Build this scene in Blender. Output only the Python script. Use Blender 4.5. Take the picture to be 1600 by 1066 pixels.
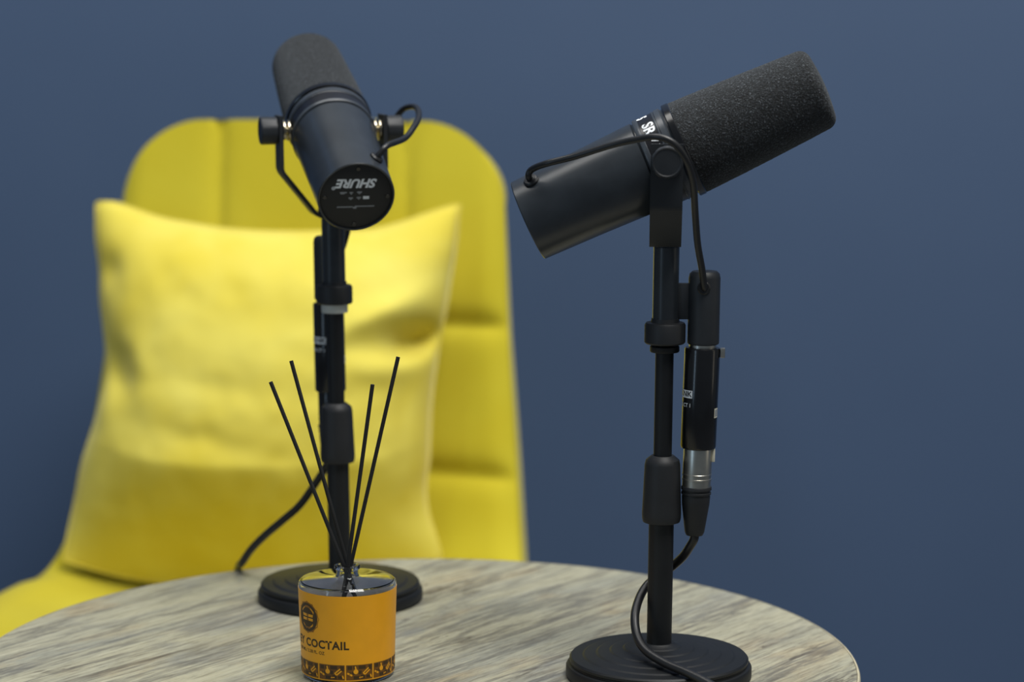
import bpy, bmesh, math, random
import numpy as np
from mathutils import Vector, Matrix, noise
R = math.radians
PI = math.pi
random.seed(7)
for o in list(bpy.data.objects): bpy.data.objects.remove(o)
S = bpy.context.scene
COL = S.collection

# ------------------------------------------------------------------ camera, world, lights, exposure
TZ = 0.58                                   # height of the table top (m)
cd = bpy.data.cameras.new('camera'); cam = bpy.data.objects.new('camera', cd); COL.objects.link(cam)
cam.location = (0, 0, TZ + .454); cam.rotation_euler = (R(90 - 8.1), 0, 0)
cd.lens = 85; cd.sensor_width = 36; cd.clip_start = .05
cd.dof.use_dof = True; cd.dof.focus_distance = 1.60; cd.dof.aperture_fstop = 4.8
S.camera = cam

W = bpy.data.worlds.new('world'); S.world = W; W.use_nodes = True
W.node_tree.nodes['Background'].inputs[0].default_value = (.72, .86, 1.0, 1)
W.node_tree.nodes['Background'].inputs[1].default_value = .13

def area(name, loc, target, sx, sy, power, color):
    l = bpy.data.lights.new(name, 'AREA'); l.shape = 'RECTANGLE'; l.size = sx; l.size_y = sy
    l.energy = power; l.color = color
    o = bpy.data.objects.new(name, l); COL.objects.link(o); o.location = loc
    o.rotation_euler = (Vector(target) - Vector(loc)).to_track_quat('-Z', 'Y').to_euler()
    return o
area('ceiling_panel_light', (.7, .75, 3.3), (.1, 2.2, .75), 1.2, 1.0, 68, (1, .98, .94))
area('rear_ceiling_light', (.1, 1.9, 3.2), (.1, 1.9, 0), 3.0, .9, 50, (1, .98, .94))
area('warm_wall_lamp', (2.0, 1.2, 1.3), (-.1, 1.75, .9), .15, 1.3, 1.4, (1, .9, .72))
area('added_blue_wall_fill', (-1.0, 2.2, 1.75), (-.62, 2.82, 1.2), .2, .2, .35, (.25, .5, 1))  # added unseen light that tints the wall blue at the upper left
area('cool_window_light', (-1.95, -.2, 1.35), (.2, 1.8, .8), .16, 1.6, 5.5, (.55, .77, 1))

S.view_settings.view_transform = 'Standard'; S.view_settings.look = 'None'
S.view_settings.gamma = 1; S.view_settings.use_curve_mapping = False
S.view_settings.exposure = 0.0

# ------------------------------------------------------------------ materials
def srgb(r, g, b):
    f = lambda c: (c / 255 / 12.92) if c / 255 <= .04045 else ((c / 255 + .055) / 1.055) ** 2.4
    return (f(r), f(g), f(b), 1)
class NT:
    def __init__(self, name):
        self.m = bpy.data.materials.new(name); self.m.use_nodes = True
        self.t = self.m.node_tree; self.b = self.t.nodes['Principled BSDF']
    def n(self, kind, **kw):
        nd = self.t.nodes.new(kind)
        for k, v in kw.items():
            if k in nd.inputs: nd.inputs[k].default_value = v
            else: setattr(nd, k, v)
        return nd
    def l(self, a, b): self.t.links.new(a, b)
    def coord(self, scale=(1, 1, 1), rot=(0, 0, 0)):
        tc = self.n('ShaderNodeTexCoord'); mp = self.n('ShaderNodeMapping')
        mp.inputs['Scale'].default_value = scale; mp.inputs['Rotation'].default_value = rot
        if any(rot):                                # turn first, then stretch
            m0 = self.n('ShaderNodeMapping'); m0.inputs['Rotation'].default_value = rot; mp.inputs['Rotation'].default_value = (0, 0, 0)
            self.l(tc.outputs['Object'], m0.inputs['Vector']); self.l(m0.outputs['Vector'], mp.inputs['Vector'])
        else: self.l(tc.outputs['Object'], mp.inputs['Vector'])
        return mp.outputs['Vector']
    def noise(self, vec, scale, detail=4, rough=.55, dist=0):
        nd = self.n('ShaderNodeTexNoise'); nd.inputs['Scale'].default_value = scale
        nd.inputs['Detail'].default_value = detail; nd.inputs['Roughness'].default_value = rough
        nd.inputs['Distortion'].default_value = dist
        self.l(vec, nd.inputs['Vector']); return nd.outputs['Fac']
    def ramp(self, fac, stops, interp='LINEAR'):
        r = self.n('ShaderNodeValToRGB'); cr = r.color_ramp; cr.interpolation = interp
        while len(cr.elements) < len(stops): cr.elements.new(.5)
        for e, (p, c) in zip(cr.elements, stops): e.position = p; e.color = c
        self.l(fac, r.inputs['Fac']); return r.outputs['Color']
    def mix(self, fac, a, b, mode='MIX'):
        m = self.n('ShaderNodeMix', data_type='RGBA', blend_type=mode)
        for v, s in ((fac, 0), (a, 6), (b, 7)):
            if hasattr(v, 'is_output'): self.l(v, m.inputs[s])
            else: m.inputs[s].default_value = v
        return m.outputs[2]
    def bump(self, fac, strength, dist=.001):
        b = self.n('ShaderNodeBump'); b.inputs['Strength'].default_value = strength
        b.inputs['Distance'].default_value = dist
        self.l(fac, b.inputs['Height']); self.l(b.outputs['Normal'], self.b.inputs['Normal'])
    def set(self, **kw):
        for k, v in kw.items(): self.b.inputs[k].default_value = v
        return self.m
G = lambda v: (v, v, v, 1)

def plain(name, col, rough=.5, metal=0, bump=0, bscale=2500, var=.12, **kw):
    t = NT(name); v = t.coord()
    f = t.noise(v, 60, 3)
    c2 = tuple(min(1, c * (1 + var)) for c in col[:3]) + (1,); c1 = tuple(c * (1 - var) for c in col[:3]) + (1,)
    t.l(t.ramp(f, [(.35, c1), (.65, c2)]), t.b.inputs['Base Color'])
    if bump: t.bump(t.noise(v, bscale, 2), bump, .0003)
    t.set(Roughness=rough, Metallic=metal, **kw)
    return t.m

M = {}
M['coat'] = plain('black_powder_coat', (.014, .017, .021, 1), .52, 0, .12, 3000)
M['enamel'] = plain('dark_grey_enamel', (.024, .029, .035, 1), .30, 0, .05, 3000)
M['ring'] = plain('grey_ring_paint', (.045, .053, .064, 1), .3)
M['stand'] = plain('stand_satin_black', (.0065, .0078, .0095, 1), .5, 0, .15, 2500, **{'Specular IOR Level': .38})
M['plastic'] = plain('black_plastic', (.011, .0125, .015, 1), .55, 0, .1, 3000)
M['gloss'] = plain('glossy_black', (.006, .0065, .008, 1), .2)
M['rubber'] = plain('cable_rubber', (.011, .0115, .013, 1), .38)
M['band'] = plain('label_band_black', (.008, .008, .010, 1), .28)
M['face'] = plain('tail_plate', (.010, .011, .012, 1), .6)
M['steel'] = plain('brushed_nickel', (.56, .54, .48, 1), .33, 1)
M['brass'] = plain('nickel_washer', (.62, .56, .42, 1), .24, 1)
M['ink'] = plain('white_print', (.78, .82, .86, 1), .6)
M['ink_dim'] = plain('grey_print', (.25, .27, .29, 1), .6)
M['tape'] = plain('pale_silver_ring', (.55, .58, .56, 1), .4)
M['cream'] = plain('cream_plastic', (.62, .6, .48, 1), .5)
M['reed'] = plain('black_reed', (.009, .009, .009, 1), .7, 0, .3, 1500)
M['orange'] = plain('orange_label_paper', srgb(240, 168, 16), .42, 0, 0, var=.03)
M['label_ink'] = plain('label_dark_ink', srgb(60, 42, 8), .5)
M['label_ink3'] = plain('label_ochre_ink', srgb(150, 98, 16), .5)
M['label_ink2'] = plain('label_brown_ink', srgb(112, 72, 8), .5)
M['paper'] = plain('white_label_back', (.88, .88, .86, 1), .6)
M['legs'] = plain('black_metal_legs', (.012, .012, .012, 1), .4)

t = NT('foam'); v = t.coord()
f = t.noise(v, 950, 2, .6)
f2 = t.noise(v, 2100, 1, .5)
c = t.ramp(f, [(.40, G(.003)), (.56, (.014, .017, .020, 1)), (.63, (.034, .039, .045, 1)), (.73, (.13, .143, .158, 1))])
t.l(c, t.b.inputs['Base Color']); t.bump(f, .9, .0012)
t.set(Roughness=.95, **{'Sheen Weight': .12, 'Sheen Roughness': .5, 'Sheen Tint': (.8, .9, 1, 1)}); M['foam'] = t.m

t = NT('blue_wall_paint'); v = t.coord()
f = t.noise(v, 3, 3); f2 = t.noise(v, 420, 2)
t.l(t.ramp(f, [(.3, srgb(65, 86, 117)), (.7, srgb(68, 89, 120))]), t.b.inputs['Base Color'])
t.bump(f2, .12, .0008); t.set(Roughness=.62); M['wall'] = t.m

def velvet(name, hi, lo, scale, sheen):
    t = NT(name); v = t.coord()
    f = t.noise(v, scale, 3, .5, .6); g = t.noise(v, 700, 2)
    c = t.ramp(f, [(.3, lo), (.7, hi)])
    t.l(c, t.b.inputs['Base Color']); t.bump(g, .15, .0006)
    t.set(Roughness=.85, **{'Sheen Weight': sheen, 'Sheen Roughness': .4, 'Sheen Tint': (1, .97, .72, 1), 'Specular IOR Level': .2})
    return t.m
M['chair'] = velvet('mustard_velvet', srgb(203, 190, 52), srgb(195, 179, 38), 5, .28)
M['pillow'] = velvet('yellow_plush', srgb(233, 220, 104), srgb(222, 203, 70), 9, .34)

# weathered oak laminate: grain runs 53 degrees from +X
t = NT('weathered_oak'); ang = (0, 0, -R(53))
v0 = t.coord((1, 1, 1), ang); va = t.coord((1.0, 5, 1), ang); vb = t.coord((10, 170, 1), ang); vc = t.coord((1.0, 13, 1), ang); vd = t.coord((3, 8, 1), ang)
base = t.ramp(t.noise(va, 2.2, 10, .7, .6), [(.27, srgb(98, 100, 98)), (.39, srgb(150, 152, 140)), (.54, srgb(182, 179, 154)), (.72, srgb(138, 139, 128))])
tan = t.noise(vd, 3.1, 4, .6, .4)
c = t.mix(t.ramp(tan, [(.52, G(0)), (.68, G(.45))]), base, srgb(178, 156, 116))
blue = t.noise(t.coord((2.2, 6.5, 1), ang), 2.7, 5, .6, .8)
c = t.mix(t.ramp(blue, [(.54, G(0)), (.68, G(.75))]), c, srgb(116, 120, 122))
fine = t.noise(vb, 2.2, 5, .7)
c = t.mix(t.ramp(fine, [(.32, G(.8)), (.47, G(.16)), (1, G(0))]), c, srgb(92, 86, 74))
c = t.mix(t.ramp(fine, [(.52, G(0)), (.66, G(.7))]), c, srgb(186, 183, 160))
crack = t.noise(vc, 1.5, 8, .66, .3)
c = t.mix(t.ramp(crack, [(.478, G(0)), (.497, G(.62)), (.503, G(.62)), (.53, G(0))]), c, srgb(78, 77, 78))
c2 = t.noise(t.coord((.8, 7, 1), ang), 2.3, 7, .6, .5)
thin = t.ramp(c2, [(.488, G(0)), (.499, G(.8)), (.502, G(.8)), (.510, G(0))])
mask = t.ramp(t.noise(vd, 1.7, 3), [(.45, G(0)), (.58, G(1))])
c = t.mix(t.mix(1.0, thin, mask, 'MULTIPLY'), c, srgb(74, 66, 58))
knot = t.n('ShaderNodeTexVoronoi'); t.l(t.coord((5.5, 13, 1), ang), knot.inputs['Vector']); knot.inputs['Scale'].default_value = 1.3
c = t.mix(t.ramp(knot.outputs['Distance'], [(.03, G(.75)), (.13, G(0))]), c, srgb(98, 88, 74))
hair = t.noise(t.coord((30, 520, 1), ang), 2.0, 3, .6)
c = t.mix(t.ramp(hair, [(.34, G(.5)), (.46, G(0))]), c, srgb(88, 82, 70))
t.l(c, t.b.inputs['Base Color']); t.bump(fine, .25, .0004)
t.set(Roughness=.5); M['wood'] = t.m
M['edge'] = plain('pale_edge_band', srgb(196, 188, 160), .45)

t = NT('grey_floor'); v = t.coord((2, 16, 1))
t.l(t.ramp(t.noise(v, 2, 5), [(.3, srgb(84, 88, 94)), (.7, srgb(104, 108, 114))]), t.b.inputs['Base Color']); t.set(Roughness=.5); M['floor'] = t.m
t = NT('clear_glass'); v = t.coord(); t.l(t.ramp(t.noise(v, 40), [(0, G(.97)), (1, G(1))]), t.b.inputs['Base Color'])
t.set(Roughness=.02, IOR=1.48, **{'Transmission Weight': 1.0}); M['glass'] = t.m

# ------------------------------------------------------------------ mesh helpers (all in metres unless the mm flag says so)
MM = .001
class MB:
    def __init__(self): self.v = []; self.f = []
    def add(self, vs, fs):
        o = len(self.v); self.v += [tuple(p) for p in vs]; self.f += [tuple(i + o for i in q) for q in fs]; return self
    def build(self, name, mat, parent=None, xf=None, sharp=38):
        vs = self.v if xf is None else [xf(Vector(p)) for p in self.v]
        me = bpy.data.meshes.new(name); me.from_pydata([tuple(p) for p in vs], [], self.f)
        bm = bmesh.new(); bm.from_mesh(me); bmesh.ops.recalc_face_normals(bm, faces=bm.faces) if name not in FLAT else None
        bm.to_mesh(me); bm.free()
        me.materials.append(mat); me.shade_smooth(); me.set_sharp_from_angle(angle=R(sharp))
        o = bpy.data.objects.new(name, me); COL.objects.link(o)
        if parent: o.parent = parent
        return o
FLAT = {'lettering', 'logo_print', 'emblem', 'pattern_print', 'marking', 'label_plate'}

def frame(axis):
    a = Vector(axis).normalized(); h = Vector((0, 0, 1)) if abs(a.z) < .9 else Vector((1, 0, 0))
    x = h.cross(a).normalized(); return x, a.cross(x), a
def lathe(prof, n=48, org=(0, 0, 0), axis=(0, 0, 1), closed=False):
    x, y, a = frame(axis); org = Vector(org); vs = []; fs = []; m = len(prof)
    for r, z in prof:
        for k in range(n):
            p = 2 * PI * k / n; vs.append(org + a * z + (x * math.cos(p) + y * math.sin(p)) * max(r, 1e-6))
    rows = m if closed else m - 1
    for i in range(rows):
        j = (i + 1) % m
        for k in range(n):
            q = (k + 1) % n; fs.append((i * n + k, i * n + q, j * n + q, j * n + k))
    if not closed:
        if prof[0][0] > 1e-5: fs.append(tuple(range(n - 1, -1, -1)))
        if prof[-1][0] > 1e-5: fs.append(tuple((m - 1) * n + k for k in range(n)))
    return vs, fs
def spline(pts, sub=8):
    P = [Vector(p) for p in pts]; P = [P[0] * 2 - P[1]] + P + [P[-1] * 2 - P[-2]]; out = []
    for i in range(1, len(P) - 2):
        for s in range(sub):
            u = s / sub; a, b, c, d = P[i - 1:i + 3]
            out.append(.5 * ((2 * b) + (c - a) * u + (2 * a - 5 * b + 4 * c - d) * u * u + (3 * b - a - 3 * c + d) * u ** 3))
    out.append(P[-2]); return out
def tube(pts, r, n=14, sub=8, caps=True):
    P = spline(pts, sub) if sub else [Vector(p) for p in pts]; vs = []; fs = []
    t0 = (P[1] - P[0]).normalized(); x, y, _ = frame(t0)
    for i, p in enumerate(P):
        tg = (P[min(i + 1, len(P) - 1)] - P[max(i - 1, 0)]).normalized()
        x = (x - tg * x.dot(tg)).normalized(); y = tg.cross(x)
        for k in range(n):
            a = 2 * PI * k / n; vs.append(p + (x * math.cos(a) + y * math.sin(a)) * r)
    for i in range(len(P) - 1):
        for k in range(n):
            q = (k + 1) % n; fs.append((i * n + k, i * n + q, (i + 1) * n + q, (i + 1) * n + k))
    if caps: fs.append(tuple(range(n - 1, -1, -1))); fs.append(tuple((len(P) - 1) * n + k for k in range(n)))
    return vs, fs
def rbox(c, sx, sy, sz, b):
    bm = bmesh.new(); bmesh.ops.create_cube(bm, size=1)
    for q in bm.verts: q.co = Vector((q.co.x * sx, q.co.y * sy, q.co.z * sz)) + Vector(c)
    bmesh.ops.bevel(bm, geom=bm.edges[:], offset=b, segments=2, profile=.5, affect='EDGES')
    bm.verts.index_update(); vs = [q.co.copy() for q in bm.verts]; fs = [[q.index for q in f.verts] for f in bm.faces]; bm.free(); return vs, fs
def text2d(s, size, shear=0, bold=0, align='CENTER', space=1.0):
    cu = bpy.data.curves.new('t', 'FONT'); cu.body = s; cu.size = size; cu.shear = shear; cu.offset = bold; cu.space_character = space
    cu.align_x = align; cu.align_y = 'CENTER'; cu.resolution_u = 3; cu.fill_mode = 'FRONT'
    ob = bpy.data.objects.new('t', cu); COL.objects.link(ob); bpy.context.view_layer.update()
    me = bpy.data.meshes.new_from_object(ob.evaluated_get(bpy.context.evaluated_depsgraph_get()))
    vs = [q.co.copy() for q in me.vertices]; fs = [tuple(p.vertices) for p in me.polygons]
    bpy.data.objects.remove(ob); bpy.data.meshes.remove(me); return vs, fs
def rect2d(x0, y0, x1, y1, n=6):
    vs = []; fs = []
    for i in range(n + 1):
        x = x0 + (x1 - x0) * i / n; vs += [Vector((x, y0, 0)), Vector((x, y1, 0))]
    for i in range(n): fs.append((2 * i, 2 * i + 2, 2 * i + 3, 2 * i + 1))
    return vs, fs
def empty(name, loc, rz=0):
    o = bpy.data.objects.new(name, None); o.empty_display_size = .05; o.location = loc; o.rotation_euler = (0, 0, rz); COL.objects.link(o); return o
def tag(o, label, cat, group=None):
    o['label'] = label; o['category'] = cat
    if group: o['group'] = group
    return o

# ------------------------------------------------------------------ the setting
def slab(name, c, s, mat):
    m = MB(); x, y, z = [q / 2 for q in s]
    vs = [(c[0] + i * x, c[1] + j * y, c[2] + k * z) for i in (-1, 1) for j in (-1, 1) for k in (-1, 1)]
    m.add(vs, [(0, 1, 3, 2), (4, 6, 7, 5), (0, 4, 5, 1), (2, 3, 7, 6), (0, 2, 6, 4), (1, 5, 7, 3)])
    o = m.build(name, mat); o['kind'] = 'structure'; return o
slab('wall_back', (0, 2.87, 1.4), (7, .1, 2.8), M['wall'])
slab('floor', (0, .9, -.05), (7, 3.84, .1), M['floor'])

# ------------------------------------------------------------------ table
TC = (-.0676, 1.6247)
tb = tag(empty('coffee_table', (TC[0], TC[1], 0)), 'round table with weathered grey oak top carrying the two microphones', 'table')
Rt = .3058
MB().add(*lathe([(0, TZ - .022), (Rt - .004, TZ - .022), (Rt - .002, TZ - .021), (Rt - .002, TZ - .0012), (Rt - .0026, TZ), (0, TZ)], 160)).build('tabletop', M['wood'], tb)
MB().add(*lathe([(Rt - .0018, TZ - .0215), (Rt, TZ - .0205), (Rt, TZ - .0022), (Rt - .0008, TZ - .0004), (Rt - .0022, TZ + .0001), (Rt - .0022, TZ - .0215)], 160, closed=True)).build('edge_band', M['edge'], tb)
MB().add(*lathe([(.028, .012), (.026, .02), (.026, TZ - .03), (.09, TZ - .027), (.09, TZ - .0222), (0, TZ - .0222)], 40)).build('pedestal', M['legs'], tb)
MB().add(*lathe([(0, 0), (.2, 0), (.2, .006), (.195, .01), (.03, .014), (0, .014)], 64)).build('foot_plate', M['legs'], tb)

# ------------------------------------------------------------------ chair
YAW = R(8); CO = Vector((-.203, 2.50, 0))
ch = tag(empty('upholstered_chair', CO - Vector((.03, .2, 0))), 'mustard yellow velvet chair with stitched padded back behind the table', 'chair')
Lx = Vector((math.cos(YAW), -math.sin(YAW), 0)); Fx = Vector((-math.sin(YAW), -math.cos(YAW), 0))
st = [(.0, .907, .196, .000, 0), (.008, .86, .198, .004, 0), (.020, .78, .203, .012, 0), (.032, .70, .208, .020, 0), (.050, .60, .218, .030, 0), (.068, .53, .226, .04, .0), (.092, .475, .234, .052, .008),
      (.135, .442, .244, .05, .020), (.20, .430, .254, .02, .032), (.28, .430, .260, 0, .032), (.36, .440, .258, 0, .022), (.42, .444, .250, 0, .010), (.452, .432, .24, 0, 0), (.462, .405, .232, 0, 0)]
stv = [Vector(s[:3]) for s in st]; stw = [Vector((s[3], s[4], 0)) for s in st]
SUB = 12
A = spline(stv, SUB); Bq = spline(stw, SUB)
seg = [0]
for i in range(1, len(A)): seg.append(seg[-1] + math.hypot(A[i].x - A[i - 1].x, A[i].y - A[i - 1].y))
NU = 84; verts = []; grid = []
seams_s = (.205, .355, .47)
rc = .085
rows = []
d0 = [0, .0008, .003, .0065, .011, .016, .023, .031, .04, .05, .062, .074]
def at_len(d):
    for i in range(1, len(seg)):
        if seg[i] >= d or i == len(seg) - 1:
            u = (d - seg[i - 1]) / max(1e-9, seg[i] - seg[i - 1]); return A[i - 1].lerp(A[i], u), Bq[i - 1].lerp(Bq[i], u)
ds = d0 + list(np.arange(.085, seg[-1], .006)) + [seg[-1]]
def chair_pt(d, u):
    a, b = at_len(d); w = a.z
    if d < rc: w = w - rc + math.sqrt(max(0, rc * rc - (rc - d) ** 2))
    e = seg[-1] - d
    if e < .06: w = w - .06 + math.sqrt(max(0, .0036 - (.06 - e) ** 2))
    x = w * u; uu = x / max(a.z, 1e-6)
    return CO + Lx * x + Fx * (a.x + b.x * abs(uu) ** 2.2) + Vector((0, 0, a.y + b.y * abs(uu) ** 2.6)), x, uu
P = []
for d in ds:
    P.append([chair_pt(d, -1 + 2 * k / NU) for k in range(NU + 1)])
def puff(d, x, uu):
    # quilted panels: two upright seams, cross seams on the back, soft edge
    g = .004 + min(abs(abs(x) - .098), .05) if d < .62 else .05
    for s in seams_s:
        if abs(x) > .098: g = min(g, abs(d - s))
    edge = min(1, max(0, (1 - abs(uu))) / .12)
    return .011 * (1 - math.exp(-(g / .010) ** 1.3)) * (1 - (1 - edge) ** 2 * .9)
nv = []; nr = len(ds)
for i in range(nr):
    row = []
    for k in range(NU + 1):
        p, x, uu = P[i][k]
        du = P[i][min(k + 1, NU)][0] - P[i][max(k - 1, 0)][0]; dd = P[min(i + 1, nr - 1)][k][0] - P[max(i - 1, 0)][k][0]
        n = du.cross(dd); n = -n.normalized() if n.length > 1e-12 else Fx
        if n.dot(Fx + Vector((0, 0, 1))) < 0: n = -n
        row.append((p, n, x, uu))
    nv.append(row)
front = [p + n * puff(ds[i], x, uu) for i, row in enumerate(nv) for (p, n, x, uu) in row]
def tk(i, uu):      # shell thickness tapers to a rounded rim
    e = min(ds[i], seg[-1] - ds[i]); a = min(1, e / .02); b = min(1, (1 - abs(uu)) * .22 / .02)
    q = lambda z: math.sqrt(max(0, 1 - (1 - z) ** 2))
    return .004 + .034 * min(q(a), q(b)) 
back = [p - n * tk(i, uu) for i, row in enumerate(nv) for (p, n, x, uu) in row]
m = MB(); fs = []; K = NU + 1; N0 = len(front)
for i in range(nr - 1):
    for k in range(NU):
        fs.append((i * K + k, i * K + k + 1, (i + 1) * K + k + 1, (i + 1) * K + k)); fs.append((N0 + i * K + k, N0 + (i + 1) * K + k, N0 + (i + 1) * K + k + 1, N0 + i * K + k + 1))
for i in range(nr - 1):
    for k in (0, NU): fs.append((i * K + k, (i + 1) * K + k, N0 + (i + 1) * K + k, N0 + i * K + k))
for k in range(NU):
    for i in (0, nr - 1): fs.append((i * K + k, i * K + k + 1, N0 + i * K + k + 1, N0 + i * K + k))
m.add(front + back, fs)
off = ch.location
m.build('seat_shell', M['chair'], ch, lambda p: p - off, sharp=75)
for sx, sf in ((-1, .08), (1, .08), (-1, .38), (1, .38)):
    top = CO + Lx * (.15 * sx) + Fx * (sf * .6 + .09) + Vector((0, 0, .405)); bot = CO + Lx * (.21 * sx) + Fx * (sf * 1.15 - .02); bot.z = 0
    MB().add(*tube([top - off, bot - off], .011, 16, 0)).build('leg', M['legs'], ch)
fr = MB()
for sf in (.138, .318):
    fr.add(*rbox(CO + Fx * sf + Vector((0, 0, .397)) - off, .34, .03, .012, .003))
fr.build('seat_frame', M['legs'], ch)

# ------------------------------------------------------------------ pillow
top = [(-0.175, 0.386), (-0.161, 0.388), (-0.143, 0.383), (-0.111, 0.372), (-0.079, 0.366), (-0.048, 0.361), (-0.003, 0.358), (0.048, 0.358), (0.093, 0.359), (0.125, 0.366), (0.151, 0.375), (0.176, 0.383), (0.188, 0.385)]
right = [(0.17, 0.033), (0.165, 0.053), (0.157, 0.079), (0.155, 0.104), (0.158, 0.129), (0.159, 0.155), (0.161, 0.193), (0.166, 0.231), (0.17, 0.257), (0.175, 0.282), (0.18, 0.314), (0.185, 0.346), (0.188, 0.385)]
left = [(-0.205, 0.031), (-0.202, 0.053), (-0.194, 0.091), (-0.187, 0.129), (-0.175, 0.168), (-0.166, 0.206), (-0.164, 0.231), (-0.166, 0.257), (-0.17, 0.289), (-0.171, 0.321), (-0.175, 0.353), (-0.175, 0.386)]
bot = [(-0.205, 0.031), (-0.173, 0.021), (-0.141, 0.013), (-0.103, 0.008), (-0.046, 0.006), (0.018, 0.006), (0.088, 0.01), (0.138, 0.018), (0.17, 0.033)]
def resamp(c, n):
    P = spline([(x, y, 0) for x, y in c], 6); L = [0]
    for i in range(1, len(P)): L.append(L[-1] + (P[i] - P[i - 1]).length)
    out = []
    for k in range(n + 1):
        d = L[-1] * k / n; i = max(1, next((j for j in range(len(L)) if L[j] >= d - 1e-9), len(L) - 1))
        u = (d - L[i - 1]) / max(1e-9, L[i] - L[i - 1]); out.append(P[i - 1].lerp(P[i], u))
    return out
NP = 110
ct, cb, cl, cr = (resamp(c, NP) for c in (top, bot, left, right))
PO = Vector((-.24, 2.3409, .45)); PE = Vector((0, .17888, .98387)); PN = Vector((0, -.98387, .17888)); PX = Vector((1, 0, 0))
def gauss(x, y, cx, cy, sx, sy, ang=0):
    c, s = math.cos(ang), math.sin(ang); dx, dy = x - cx, y - cy
    a, b = dx * c + dy * s, -dx * s + dy * c
    return math.exp(-(a / sx) ** 2 - (b / sy) ** 2)
pf = []; pb = []
for j in range(NP + 1):
    for i in range(NP + 1):
        a, b = i / NP, j / NP
        q = (cb[i] * (1 - b) + ct[i] * b) + (cl[j] * (1 - a) + cr[j] * a) - (cb[0] * (1 - a) * (1 - b) + cb[NP] * a * (1 - b) + ct[0] * (1 - a) * b + ct[NP] * a * b)
        A1, B1 = 2 * a - 1, 2 * b - 1
        # fullest low down, tucked under at the bottom
        tb = (1 - (1 - b / .34) ** 1.3) if b < .34 else max(0, 1 - ((b - .34) / .66) ** 2.3) ** .62
        h = max(0, (1 - abs(A1) ** 2.4)) ** .55 * tb
        th = .098 * h
        x, y = q.x, q.y
        w = 0
        w -= .055 * gauss(x, y, .152, .250, .030, .015, R(18))        # deep fold at the right edge
        w += .016 * gauss(x, y, .112, .272, .050, .016, R(24))
        w += .008 * gauss(x, y, .118, .222, .045, .016, R(6))
        w -= .016 * gauss(x, y, -.160, .318, .014, .016)              # dents down the left edge
        w -= .022 * gauss(x, y, -.150, .225, .016, .030, R(20))
        w += .010 * gauss(x, y, -.165, .185, .014, .026, R(10))
        w -= .004 * gauss(x, y, -.06, .15, .12, .014, R(-14))
        w -= .003 * gauss(x, y, -.02, .20, .10, .014, R(-6))
        w -= .005 * gauss(x, y, .135, .19, .010, .05, R(5))
        w += .006 * gauss(x, y, .02, .31, .10, .03, R(-8))
        w += .0045 * (noise.fractal(Vector((x * 11, y * 11, 1.3)), 1, 2, 3)) + .0014 * noise.fractal(Vector((x * 30, y * 24, 4.1)), 1, 2, 2)
        w *= min(1, 1.6 * h)
        base = PO + PX * x + PE * y
        pf.append(base + PN * (th + w)); pb.append(base - PN * (.058 * h))
m = MB(); K = NP + 1; N0 = len(pf); fs = []
for j in range(NP):
    for i in range(NP):
        fs.append((j * K + i, j * K + i + 1, (j + 1) * K + i + 1, (j + 1) * K + i))
        fs.append((N0 + j * K + i, N0 + (j + 1) * K + i, N0 + (j + 1) * K + i + 1, N0 + j * K + i + 1))
m.add(pf + pb, fs)
plo = empty('throw_pillow', PO); tag(plo, 'square lighter yellow plush pillow leaning on the chair back', 'pillow')
po = m.build('pillow_cover', M['pillow'], plo, lambda p: p - PO, sharp=100)
bm = bmesh.new(); bm.from_mesh(po.data); bmesh.ops.remove_doubles(bm, verts=bm.verts, dist=1e-5); bmesh.ops.recalc_face_normals(bm, faces=bm.faces); bm.to_mesh(po.data); bm.free(); po.data.shade_smooth()
rim = [cb[i] for i in range(0, NP, 4)] + [cr[j] for j in range(0, NP, 4)] + [ct[i] for i in range(NP, 0, -4)] + [cl[j] for j in range(NP, 0, -4)]
MB().add(*tube([(PX * q.x + PE * q.y) for q in rim + rim[:1]], 0.0012, 8, 2)).build('piping', M['pillow'], plo)

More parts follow.
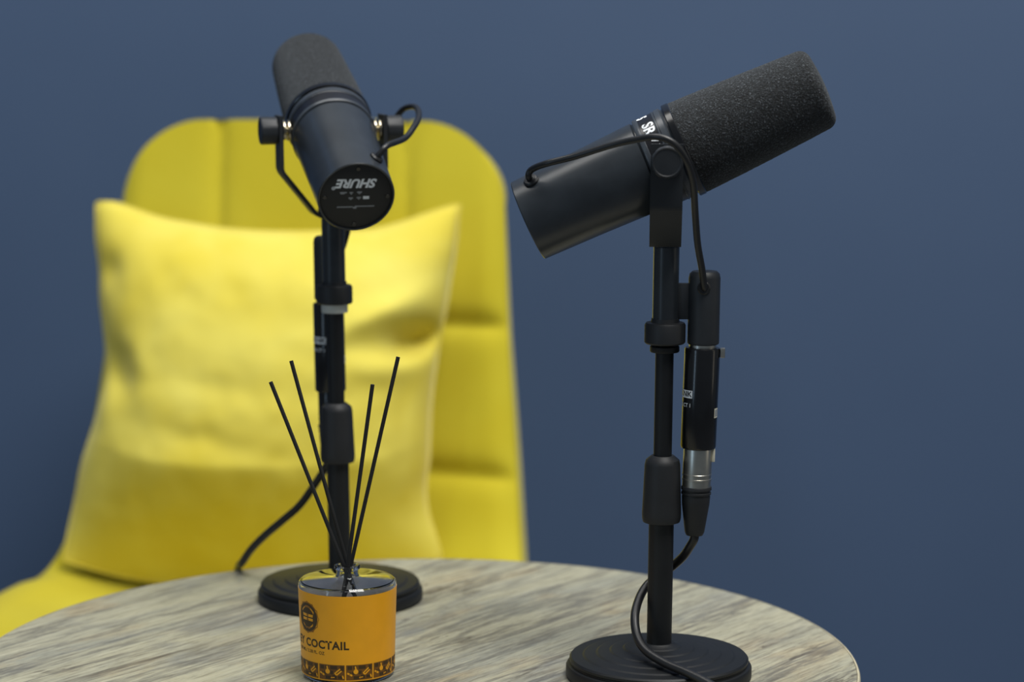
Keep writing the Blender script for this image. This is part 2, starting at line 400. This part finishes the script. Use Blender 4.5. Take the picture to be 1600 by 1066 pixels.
# ------------------------------------------------------------------ microphone sets
EPS_ROLL = 0
def mic_set(base, yaw, lean, eps, hp, side, pre_spin, cable_pts, words):
    """stand, microphone, preamp and lead; local frame in mm with the origin under the pole on the table top,
    the windscreen side along +x and the near yoke arm along -y; lean = sideways slope of the pole in world x"""
    c, s = math.cos(yaw), math.sin(yaw); kx, ky = lean * c, -lean * s
    def fr(dz):
        return lambda p: Vector((p.x + kx * (p.z - dz), p.y + ky * (p.z - dz), p.z - dz)) * MM
    B = Vector((base[0], base[1], TZ))
    # --- stand
    sd = tag(empty('microphone_stand', B, yaw), words['stand'], 'stand', None)
    X = fr(0)
    prof = [(0, 0), (61, 0), (62.6, 1.2), (62.6, 7), (61.6, 8.6), (59.6, 9.2), (59.4, 10.2), (60.3, 11), (60.3, 12.6), (59.2, 13.8)]
    for k, r in enumerate((51, 42, 33, 24, 15)):
        z = 14.2 + k * 1.55
        prof += [(r + .9, z), (r + .3, z + .1), (r - .4, z + .75), (r - 1.2, z + .95)]
    prof += [(11, 22.4), (10, 23.2), (0, 23.2)]
    MB().add(*lathe(prof, 120)).build('base', M['stand'], sd, X)
    MB().add(*lathe([(0, 18), (8.4, 18), (8.4, 108), (0, 108)], 40)).build('lower_pole', M['stand'], sd, X)
    MB().add(*lathe([(0, 105.5), (10.5, 105.5), (12.4, 106.2), (13.0, 108.5), (13.1, 112), (11.9, 145), (11.2, 148.2), (7.6, 151.2), (6.2, 151.2), (6.2, 150)], 48)).build('clutch', M['plastic'], sd, X)
    MB().add(*lathe([(0, 140), (6.1, 140), (6.1, 226.2), (0, 226.2)], 36)).build('upper_pole', M['stand'], sd, X)
    if side == 'plain':
        MB().add(*lathe([(6.3, 221), (9.4, 221), (9.8, 221.6), (9.8, 224.6), (9.2, 225.2), (6.3, 225.2)], 40, closed=True)).build('lock_ring', M['stand'], sd, X)
    else:
        MB().add(*lathe([(6.3, 220), (9.6, 220), (9.9, 220.6), (9.9, 228.5), (9.4, 229), (6.3, 229)], 40, closed=True)).build('lock_ring', M['tape'], sd, X)['label'] = 'pale silver lock ring'
    # --- microphone
    h0 = 226.0
    mic = tag(empty('studio_microphone', B + Vector((lean * h0 * MM, 0, h0 * MM)), yaw), words['mic'], 'microphone')
    X = fr(h0)
    # collar: knurled nut
    n = 72; vs, fs = lathe([(3, 226.6), (12.6, 226.6), (13.6, 227.6), (13.6, 239), (12.8, 240.6), (9.6, 241), (9.2, 243.4), (3, 243.4)], n, closed=True)
    for i, p in enumerate(vs):
        if 12.7 < math.hypot(p.x, p.y) and i % 2: f = 1 - .018; p.x *= f; p.y *= f
    MB().add(vs, fs).build('collar_nut', M['plastic'], mic, X)
    MB().add(*lathe([(0, 242), (8.6, 242), (8.6, 291), (0, 291)], 40)).build('mount_post', M['enamel'], mic, X)
    px = -1.0; P = Vector((px, 0, hp)); A = Vector((math.cos(eps), 0, math.sin(eps))); U = Vector((-math.sin(eps), 0, math.cos(eps))); V = Vector((0, -1, 0))
    T0 = P - A * 100
    # yoke: strip swept along a U
    path = [(-39, hp + 11), (-39, hp - 28), (-38, hp - 31), (-14.5, 295.5), (-11.5, 293.5), (11.5, 293.5), (14.5, 295.5), (38, hp - 31), (39, hp - 28), (39, hp + 11)]
    m = MB(); hw = 10.4
    def strip(path, hw, th):
        n = len(path); vs = []; fs = []
        for i, (y, z) in enumerate(path):
            a = path[max(i - 1, 0)]; b = path[min(i + 1, n - 1)]; tx, tz = b[0] - a[0], b[1] - a[1]; L = math.hypot(tx, tz); nx, nz = -tz / L, tx / L
            for dx, t_ in ((-hw, -th), (hw, -th), (hw, th), (-hw, th)): vs.append(Vector((px + dx, y + nx * t_, z + nz * t_)))
        for i in range(n - 1):
            for k in range(4): q = (k + 1) % 4; fs.append((i * 4 + k, i * 4 + q, i * 4 + 4 + q, i * 4 + 4 + k))
        fs += [(3, 2, 1, 0), tuple((n - 1) * 4 + k for k in range(4))]
        return vs, fs
    m.add(*strip(path, hw, 1.5))
    for sgn in (-1, 1): m.add(*lathe([(0, -1.5), (10.4, -1.5), (10.4, 1.5), (0, 1.5)], 36, (px, sgn * 39, hp), (0, 1, 0)))
    yk = m.build('yoke', M['coat'], mic, X, sharp=30)
    sock = MB().add(*rbox((px, 0, 296), 18, 20, 4, 1)); sock.build('yoke_plate', M['coat'], mic, X)
    for sgn in (-1, 1):
        k = MB(); nn_ = 40
        vs, fs = lathe([(0, 40.6), (9.2, 40.6), (10.2, 41.4), (10.3, 52.2), (9.7, 53.2), (9.0, 53.4), (8.2, 52.9), (0, 52.9)], nn_, (px, 0, hp), (0, sgn, 0))
        for i, p in enumerate(vs):
            if 41 < abs(p.y) < 52.5 and (i % nn_) % 4 == 0:
                d = Vector((p.x - px, 0, p.z - hp)); p.x -= d.x * .03; p.z -= d.z * .03
        k.add(vs, fs); k.build('knob', M['coat'], mic, X, sharp=30)
        w = MB()
        for a in (31.3, 34.9): w.add(*lathe([(3, a), (7.2, a), (8, a + .6), (8, a + 1.4), (7.2, a + 2.0), (3, a + 2.0)], 32, (px, 0, hp), (0, sgn, 0), closed=True))
        w.add(*lathe([(0, 30), (3, 30), (3, 41), (0, 41)], 16, (px, 0, hp), (0, sgn, 0)))
        w.build('washers', M['brass'], mic, X)['label'] = 'pale gold washers between knob and body'
    # body
    MB().add(*lathe([(0, 1.6), (26.2, 1.6), (26.4, 0), (27.3, 0), (27.8, .6), (28.6, 40), (30.2, 86.5), (29.0, 87.4), (29.0, 88.8), (0, 88.8)], 96, T0, A)).build('body', M['enamel'], mic, X)
    MB().add(*lathe([(29.2, 88.2), (30.9, 88.4), (31.2, 88.8), (31.2, 91.6), (30.6, 92), (29.2, 92)], 96, T0, A, closed=True)).build('rear_ring', M['ring'], mic, X)
    bd = MB().add(*lathe([(27, 91.9), (30.7, 91.9), (30.9, 101.8), (27, 101.8)], 96, T0, A, closed=True)).build('label_band', M['band'], mic, X)
    MB().add(*lathe([(27, 101.9), (31.2, 101.9), (31.4, 102.2), (31.4, 102.8), (30.8, 103), (30.8, 103.6), (31.5, 103.8), (31.6, 107.4), (30.6, 107.8), (30.0, 108.6), (30.0, 109.8), (27, 109.8)], 96, T0, A, closed=True)).build('front_ring', M['ring'], mic, X)
    MB().add(*lathe([(26, 109.6), (31.8, 109.6), (32.4, 110.2), (32.4, 114), (31.8, 114.6), (26, 114.6)], 96, T0, A, closed=True)).build('windscreen_rim', M['gloss'], mic, X)
    # windscreen, rough foam
    prof = [(0, 113.5), (30.6, 113.5), (31.4, 114.2)] + [(31.7 - 4.2 * (i / 80) ** 1.25, 115 + 88 * i / 80) for i in range(81)]
    r1 = 27.5 - 7.6
    prof += [(r1 + 7.6 * math.cos(a), 203 + 7.6 * math.sin(a)) for a in np.linspace(.12, PI / 2, 10)] + [(r1 * q, 210.6 + 1.6 * (1 - q * q)) for q in (.85, .65, .45, .25, .1)] + [(0, 212.2)]
    vs, fs = lathe(prof, 200, T0, A)
    rnd = random.Random(3)
    for p in vs:
        ax = T0 + A * (p - T0).dot(A); d = p - ax
        if d.length > 2: p += d.normalized() * rnd.uniform(-.14, .14)
    MB().add(vs, fs).build('windscreen', M['foam'], mic, X, sharp=180)
    # tail plate
    fp = MB().add(*lathe([(0, 1.0), (25.6, 1.0), (26.1, 1.3), (26.1, 2.2), (0, 2.2)], 64, T0, A)).build('tail_plate', M['face'], mic, X)
    def onface(lift):
        return lambda p: X(T0 + A * (1.0 - lift) - V * p.x - U * p.y)          # upside-down print
    def put(vs, fs, dx, dy, name, mat, par, mp):
        o = MB().add([Vector((p.x + dx, p.y + dy, 0)) for p in vs], fs).build(name, mat, par, mp); return o
    mp = onface(.12)
    put(*text2d('SHURE', 9.6, .28, .40, space=.98), 0, -11.2, 'logo_print', M['ink'], fp, mp)
    put(*lathe([(.9, 0), (1.5, 0)], 18), 16.8, -7.2, 'logo_print', M['ink'], fp, mp)
    mk = MB()
    def mark(x, y, w, h): mk.add(*rect2d(x - w / 2, y - h / 2, x + w / 2, y + h / 2, 1))
    for x, y, w, h in ((9.4, -3.6, 5, 1.1), (9.9, -2.6, 3, .7), (3.7, -3.5, 2.6, 1.0), (3.7, -2.6, 1.2, 1.2), (-2.2, -3.7, 3.4, 1.3), (-2.2, -2.6, 1.4, .8), (3.8, 1.0, 3.2, 1.2), (3.8, 1.9, 1.4, .9), (-2.0, .7, 3.2, 1.2), (-2.0, 1.7, 1.4, .9)): mark(x, y, w, h)
    mk.build('marking', M['ink_dim'], fp, mp)
    mk = MB(); mk.add(*rect2d(-9.4, -.4, -5, 2.0, 1)); mk.build('marking', M['ink'], fp, mp)
    mk = MB(); mark(7.6, 8.2, 11.5, .9); mark(-6.6, 7.8, 14, .9); mark(.4, 8.9, 2.6, 1.5); mk.build('marking', M['ink_dim'], fp, mp)
    for a in (45, 135, 225, 315):
        o_ = T0 + U * 22.6 * math.sin(R(a + 45)) + V * 22.6 * math.cos(R(a + 45))
        MB().add(*lathe([(0, -.5), (1.5, -.5), (1.7, -.2), (1.7, 1.2), (0, 1.2)], 16, o_ + A * 1.0, A)).build('screw', M['gloss'], fp, X)
    # print around the band: x runs down the near side, letter tops towards the foam
    def onband(phi0, t0, r):
        def f(p):
            a = phi0 + p.x / r; return X(T0 + A * (t0 + p.y) + (U * math.cos(a) + V * math.sin(a)) * r)
        return f
    if side == 'plain':
        for txt, size, a, t_, sh, bo in (('5', 9.0, 11, 95.0, 0, .5), ('SR', 10.5, 41, 97.0, 0, .25), ('y n', 6, 66, 99.2, 0, .1)):
            MB().add(*text2d(txt, size, sh, bo)).build('lettering', M['ink'], bd, onband(R(a), t_, 31.02))
        ln = MB()
        for k in range(3): ln.add(*rect2d(-4.6, -2.6 + k * 1.7, 4.6, -2.2 + k * 1.7, 8))
        ln.build('lettering', M['ink_dim'], bd, onband(R(41), 97.0, 31.0))
    for txt, size, a, t_, sh, bo in (('RUS', 6.4, 133, 95.8, 0, .12), ('O', 4.2, 119, 94.4, 0, .15)):
        MB().add(*text2d(txt, size, sh, bo)).build('lettering', M['cream'], bd, onband(R(a), t_, 31.02))
    # captive cable and its grommets
    g = T0 + A * 14; a = R(33); gd = U * math.cos(a) + V * math.sin(a)
    MB().add(*lathe([(0, 25.5), (5.2, 27.4), (5.2, 29.2), (4.4, 30.2), (3.2, 30.4), (0, 30.4)], 28, g, gd)).build('grommet', M['rubber'], mic, X)
    sx = 25.4
    up = g + gd * 30
    if side == 'plain':
        cp = [g + gd * 27, up + gd * 3, up + gd * 6.5 + A * 4, (-80.5, -26, 347.5), (-62.4, -32, 352.6), (-38.4, -44, 360.8), (-22.8, -54, 365.0), (-11.2, -62, 366.8), (-1.1, -64.5, 363), (7.4, -62, 352.2), (12.7, -52, 337.1), (15.4, -38, 317.5), (18.3, -27, 295.8), (22.1, -19, 278.4), (24.9, -12, 266.1), (25.5, -8, 264)]
    else:
        cp = [g + gd * 27, up + gd * 3, up + gd * 7 + A * 5 + V * 4, (-66, -41, 353), (-52, -51, 360), (-36, -58.5, 366), (-16, -62.5, 371.5), (-2, -61, 373), (8, -55, 369), (14, -45, 352), (16, -34, 330), (19, -23, 304), (22.3, -17.5, 286), (24.9, -12, 266.1), (25.5, -8, 264)]
    if side == 'plain': cp = cp[:3] + [(q[0] * c + q[1] * s, -q[0] * s + q[1] * c, q[2]) for q in cp[3:14]] + cp[14:]
    MB().add(*tube(cp, 2.25, 14, 8)).build('captive_cable', M['rubber'], mic, X)
    # XLR sleeve hung from the post by a flat bracket
    sl = MB().add(*lathe([(0, 226.4), (9.6, 226.4), (10.4, 227), (10.5, 228), (10.5, 270.5), (9.9, 273.4), (8.2, 275), (0, 275.4)], 48, (sx, 0, 0))).build('connector_sleeve', M['coat'], mic, X)
    MB().add(*lathe([(0, 8), (4.4, 10), (4.4, 10.9), (3.6, 11.6), (0, 11.6)], 24, (sx - .6, 0, 265), (0, -1, 0))).build('sleeve_grommet', M['rubber'], sl, X)
    MB().add(*rbox((13, 0, 255), 11, 4, 24, .6)).build('sleeve_bracket', M['coat'], mic, X)
    # --- inline preamp
    ax = Vector((.022, 0, 1)).normalized(); dn = -ax; po = Vector((sx - .4, 0, 226))
    e0 = po + dn * 76
    pre = tag(empty('inline_preamp', B + Vector(( (e0.x * c - e0.y * s) * MM + lean * e0.z * MM, (e0.x * s + e0.y * c) * MM, e0.z * MM)), yaw), words['pre'], 'preamp')
    X2 = lambda p: Vector((p.x + kx * p.z, p.y + ky * p.z, p.z)) * MM - Vector((e0.x + kx * e0.z, e0.y + ky * e0.z, e0.z)) * MM
    bdy = MB().add(*lathe([(0, 1.5), (9.9, 1.5), (11.2, 1.8), (11.8, 2.8), (11.8, 68), (11.2, 69.4), (9.9, 69.8), (0, 69.8)], 56, po, dn)).build('preamp_body', M['gloss'], pre, X2)
    MB().add(*lathe([(0, -.4), (9.0, -.4), (9.0, 2.2), (0, 2.2)], 40, po, dn)).build('connector_shell', M['steel'] if side == 'plain' else M['gloss'], pre, X2)
    tabs = MB(); 
    MB().add(*rbox(po + Vector((13.3, -2, -5)), 3.2, 4.5, 6.5, .5)).build('latch', M['steel'], pre, X2)
    def oncyl(t0, phi, r, o=po):
        xx = Vector((1, 0, 0)); yy = Vector((0, -1, 0))
        def f(p):
            a = phi + p.x / r; return X2(o + dn * (t0 - p.y) + (yy * math.cos(a) + xx * math.sin(a)) * r)
        return f
    spin = pre_spin
    MB().add(*rect2d(-17.6, -2.6, 0, 2.6, 12)).build('label_plate', M['ink'], bdy, oncyl(32 if side == 'plain' else 29.5, spin, 11.9))
    MB().add(*text2d('TEKNIK', 5.0, 0, .1, 'RIGHT', .95)).build('lettering', M['gloss'], bdy, oncyl(32 if side == 'plain' else 29.5, spin - .04, 11.98))
    MB().add(*text2d('MIC BOOSTER CT 1', 3.5, 0, .05, 'RIGHT', 1.0)).build('lettering', M['ink'], bdy, oncyl(39.5 if side == 'plain' else 37, spin - .05, 11.95))
    MB().add(*rect2d(0, -3.2, 5, 3.2, 4)).build('label_plate', M['cream'], bdy, oncyl(45, spin + 1.42, 11.9))
    MB().add(*rect2d(.7, -2.3, 4.4, 2.3, 4)).build('label_plate', M['ink_dim'], bdy, oncyl(45, spin + 1.42, 11.95))
    # --- lead
    o2 = po + dn * 69.6
    e1 = Vector(cable_pts[-1])
    ld = tag(empty('microphone_cable', B, yaw), words['lead'], 'cable')
    X = fr(0)
    MB().add(*lathe([(0, 0), (9.4, 0), (9.6, .6), (9.6, 17), (9.8, 17.2), (9.8, 18), (9.5, 18.2), (9.5, 20.2), (9.8, 20.4), (9.8, 21.4), (9.5, 21.6), (9.5, 26), (0, 26)], 48, o2, dn)).build('connector_shell', M['steel'] if side == 'plain' else M['gloss'], ld, X)
    MB().add(*rbox(o2 + Vector((10.2, -1, -4.5)), 2.2, 3.6, 9, .5)).build('latch', M['cream'], ld, X)
    MB().add(*lathe([(0, 25.8), (9.9, 25.8), (10.2, 26.4), (10.2, 28), (9.4, 28.4), (9.4, 29.4), (10.0, 29.8), (10.0, 31), (9.3, 31.4), (9.5, 33), (9.2, 38), (6.6, 57), (5.6, 59.2), (3.4, 59.6), (0, 59.6)], 48, o2, dn)).build('connector_boot', M['plastic'], ld, X)
    bo = o2 + dn * 57
    unshear = lambda q: Vector((q[0] * c + q[1] * s - kx * q[2], -q[0] * s + q[1] * c - ky * q[2], q[2]))
    MB().add(*tube([bo + ax * 4, bo, bo + dn * 5] + [unshear(q) for q in cable_pts], 3.0, 16, 10)).build('cord', M['rubber'], ld, X)

RB = (.0990, 1.5864); LB = (-.1307, 1.7976)
mic_set(RB, R(-3.4), .010, R(25), 350, 'plain', R(-28),
    [(20.0, 1, 88), (16.2, 6, 80.6), (9.0, 13.0, 71.8), (.6, 17.0, 64.7), (-7.4, 14.0, 58.7), (-13.0, 5.0, 52.1), (-16.6, -8.0, 43.5), (-15.9, -20.0, 33.5), (-10.5, -32.0, 26.0), (1.5, -44.0, 20.8), (15.4, -56.0, 17.6), (29.2, -67.0, 13), (48.7, -84.0, 5), (62, -104, 3.4), (70, -128, 3.2), (76, -142, 3.2), (81, -153, -2), (84, -159, -18), (85, -161, -80), (85, -163, -300), (90, -178, -530), (105, -225, -577), (165, -300, -577)],
    dict(stand='black desktop stand with black lock ring under the side-on right-hand microphone', mic='side-on black studio microphone with foam windscreen pointing right, nearer the camera',
         pre='glossy black inline preamp hanging beside the right-hand stand pole', lead='black microphone cable curling round the right-hand pole and over its base'))
mic_set(LB, R(105), -.010, R(25.5), 356.5, 'silver', R(-105 - 8),
    [(-10.2, 20.0, 100), (-16.6, 24.0, 89.6), (-32.5, 34.0, 66.0), (-48.4, 43.0, 50.4), (-61.9, 52.0, 37.7), (-74.2, 62.0, 24), (-83.0, 76.0, 10.4), (-87.5, 92.0, 3.6), (-90, 101, -4), (-92, 106, -20), (-94, 112, -60), (-98, 120, -200), (-105, 130, -400), (-110, 150, -560), (-115, 200, -577), (-120, 300, -577)],
    dict(stand='black desktop stand with silver lock ring behind the orange reed diffuser', mic='black studio microphone seen from its printed tail end, in front of the yellow chair',
         pre='black inline preamp half hidden behind the left-hand stand pole', lead='black microphone cable leaving the left stand over the far table edge'))

# ------------------------------------------------------------------ reed diffuser
DB = Vector((-.111, 1.591, TZ))
df = tag(empty('reed_diffuser', DB), 'round clear glass diffuser bottle with orange label at the front of the table', 'bottle')
mmx = lambda p: p * MM
outer = [(0, 0), (28, 0), (30.2, 1.0), (31.2, 3), (33, 62), (32.7, 64.4), (31.4, 65.8), (28, 66.4), (10.5, 67.2), (7.9, 68), (7.4, 69.5), (7.4, 72), (8.6, 73), (8.8, 74.6), (8.2, 75.6)]
inner = [(6.2, 75.6), (5.8, 74.6), (5.8, 69), (6.8, 66.6), (10, 65.6), (28, 64.9), (30.6, 64.2), (31.5, 62), (29.8, 6), (28, 4.4), (0, 4)]
MB().add(*lathe(outer + inner, 96)).build('glass_bottle', M['glass'], df, mmx, sharp=30)
rad = lambda z: 31.2 + (z - 3) * 1.8 / 59
lb = MB().add(*lathe([(rad(3.2) + .1, 3.2), (rad(61.4) + .1, 61.4), (rad(61.4) + .2, 61.4), (rad(3.2) + .2, 3.2)], 128, closed=True)).build('label', M['orange'], df, mmx)
MB().add(*lathe([(rad(3.3) + .03, 3.3), (rad(61.3) + .03, 61.3), (rad(61.3) + .08, 61.3), (rad(3.3) + .08, 3.3)], 128, closed=True)).build('label_backing', M['paper'], df, mmx)
def onlab(phi, z0, lift=.28):
    def f(p):
        z = z0 + p.y; r = rad(z) + lift; a = phi + p.x / 32.3; return Vector((math.sin(a) * r, -math.cos(a) * r, z)) * MM
    return f
def lab(vs, fs, x, z, name='lettering', mat='label_ink', lift=.28):
    return MB().add([Vector((p.x + x, p.y, 0)) for p in vs], fs).build(name, M[mat], lb, onlab(PHI0, z, lift))
PHI0 = math.atan2(.111, 1.591)
lab(*text2d('EY COCTAIL', 7.7, 0, .24, 'RIGHT', 1.06), .6, 27.4)
lab(*text2d('100 ML / 3.38 FL. OZ', 3.1, 0, .04, 'RIGHT', 1.0), -16.5, 21.6)
# emblem: toothed ring, two dark fields and a cross bar
def disc(r, n=48, teeth=0):
    vs = [Vector((0, 0, 0))]; n_ = n
    for k in range(n_):
        a = 2 * PI * k / n_; q = r * (1 + (.07 if teeth and (k * teeth // n_) * n_ // teeth == k else 0)); vs.append(Vector((q * math.cos(a), q * math.sin(a), 0)))
    return vs, [(0, 1 + k, 1 + (k + 1) % n_) for k in range(n_)]
ex, ez = -31.0, 44.6
lab(*disc(10.4, 48, 12), ex, ez, 'emblem', 'label_ink3', .28)
vs, fs = lathe([(8.3, 0), (9.6, 0)], 48); lab(vs, fs, ex, ez, 'emblem', 'label_ink', .34)
for sgn in (-1, 1):
    n = 20; vs = []
    for k in range(n + 1):
        a = .36 + (PI - .72) * k / n; vs += [Vector((6.6 * math.cos(a), sgn * 2.3, 0)), Vector((6.6 * math.cos(a), sgn * 6.6 * math.sin(a), 0))]
    lab(vs, [(2 * k, 2 * k + 2, 2 * k + 3, 2 * k + 1) for k in range(n)], ex, ez, 'emblem', 'label_ink', .34)
lab(*rect2d(-6, -.4, 6, .4, 6), ex, ez, 'emblem', 'label_ink', .34)
# printed pattern tiles at the foot of the label
pt = MB(); pd = MB(); pl_ = MB(); rr = random.Random(5)
tw = 19.6; nt = 10
for k in range(nt):
    x0 = -2 - 5 * tw + k * tw + .6
    pt.add(*rect2d(x0, -5.2, x0 + tw - 1.0, 5.2, 8))
    for (x, y, w, h) in ((1, 2, 3, 2.6), (5, 2.8, 2, 2), (8.5, 2.2, 5, 2.4), (15.5, 1.2, 2.4, 3.4), (1.4, -2, 2, 2.2), (5, -4.6, 4, 2.2), (10, -4.4, 3, 2.6), (14, -4.2, 3.6, 2), (4, -1.4, 2, 2), (8.6, -1.2, 2, 2.4)):
        pd.add(*rect2d(x0 + x, y, x0 + x + w, y + h, 2))
    def bar(cx, cy, w, h, ang):
        c_, s_ = math.cos(ang), math.sin(ang); q = [(-w, -h), (w, -h), (w, h), (-w, h)]
        pl_.add([Vector((x0 + cx + a * c_ - b * s_, cy + a * s_ + b * c_, 0)) for a, b in q], [(0, 1, 2, 3)])
    bar(13.6, 1.0, 2.6, .45, .7); bar(14.7, -.2, 2.4, .45, .7); bar(12.2, -.9, 1.0, .45, 2.2); bar(2.4, -1.2, 1.9, .6, -.5); bar(10.2, -3.4, 1.4, .3, .1)
    vs, fs = lathe([(.9, 0), (1.7, 0)], 14); pl_.add([Vector((p.x + x0 + 6.6, p.y + .6, 0)) for p in vs], fs)
    bar(6.4, 3.2, .5, 1.2, .2); bar(17.4, -3, .5, 1.1, .3)
for mb, mt, lf in ((pt, 'label_ink2', .28), (pd, 'label_ink', .33), (pl_, 'orange', .38)):
    mb.build('pattern_print', M[mt], lb, onlab(PHI0, 9.2, lf))
# reeds
for (tip, nk, word) in (((-49.5, -3, 200.5), (-2.2, -1.45, 75), 'leftmost'), ((-36.8, 9, 212.9), (-.6, 4.3, 75), 'left rear'), ((18.6, -9, 199.7), (.5, -4.3, 75), 'right shorter'), ((35.1, 3, 216.4), (2.4, 1.45, 75), 'rightmost')):
    tip = Vector(tip); nk = Vector(nk)
    d = (nk - tip); ft = tip + d * ((tip.z - 9) / (tip.z - 75))
    rl = math.hypot(ft.x, ft.y)
    if rl > 26: ft.x *= 26 / rl; ft.y *= 26 / rl
    o = MB().add(*tube([(tip - ft), (nk - ft) , (0, 0, 0)], 1.35, 12, 0)).build('reed_stick', M['reed'], None, mmx)
    o.location = DB + ft * MM
    tag(o, {'leftmost': 'black reed stick leaning furthest left in the orange diffuser bottle', 'left rear': 'taller of the two left-leaning black reed sticks, behind the other',
            'right shorter': 'shorter of the two right-leaning black reed sticks in the diffuser', 'rightmost': 'tallest black reed stick leaning furthest right in the diffuser'}[word], 'reed stick', 'reed sticks in the diffuser')
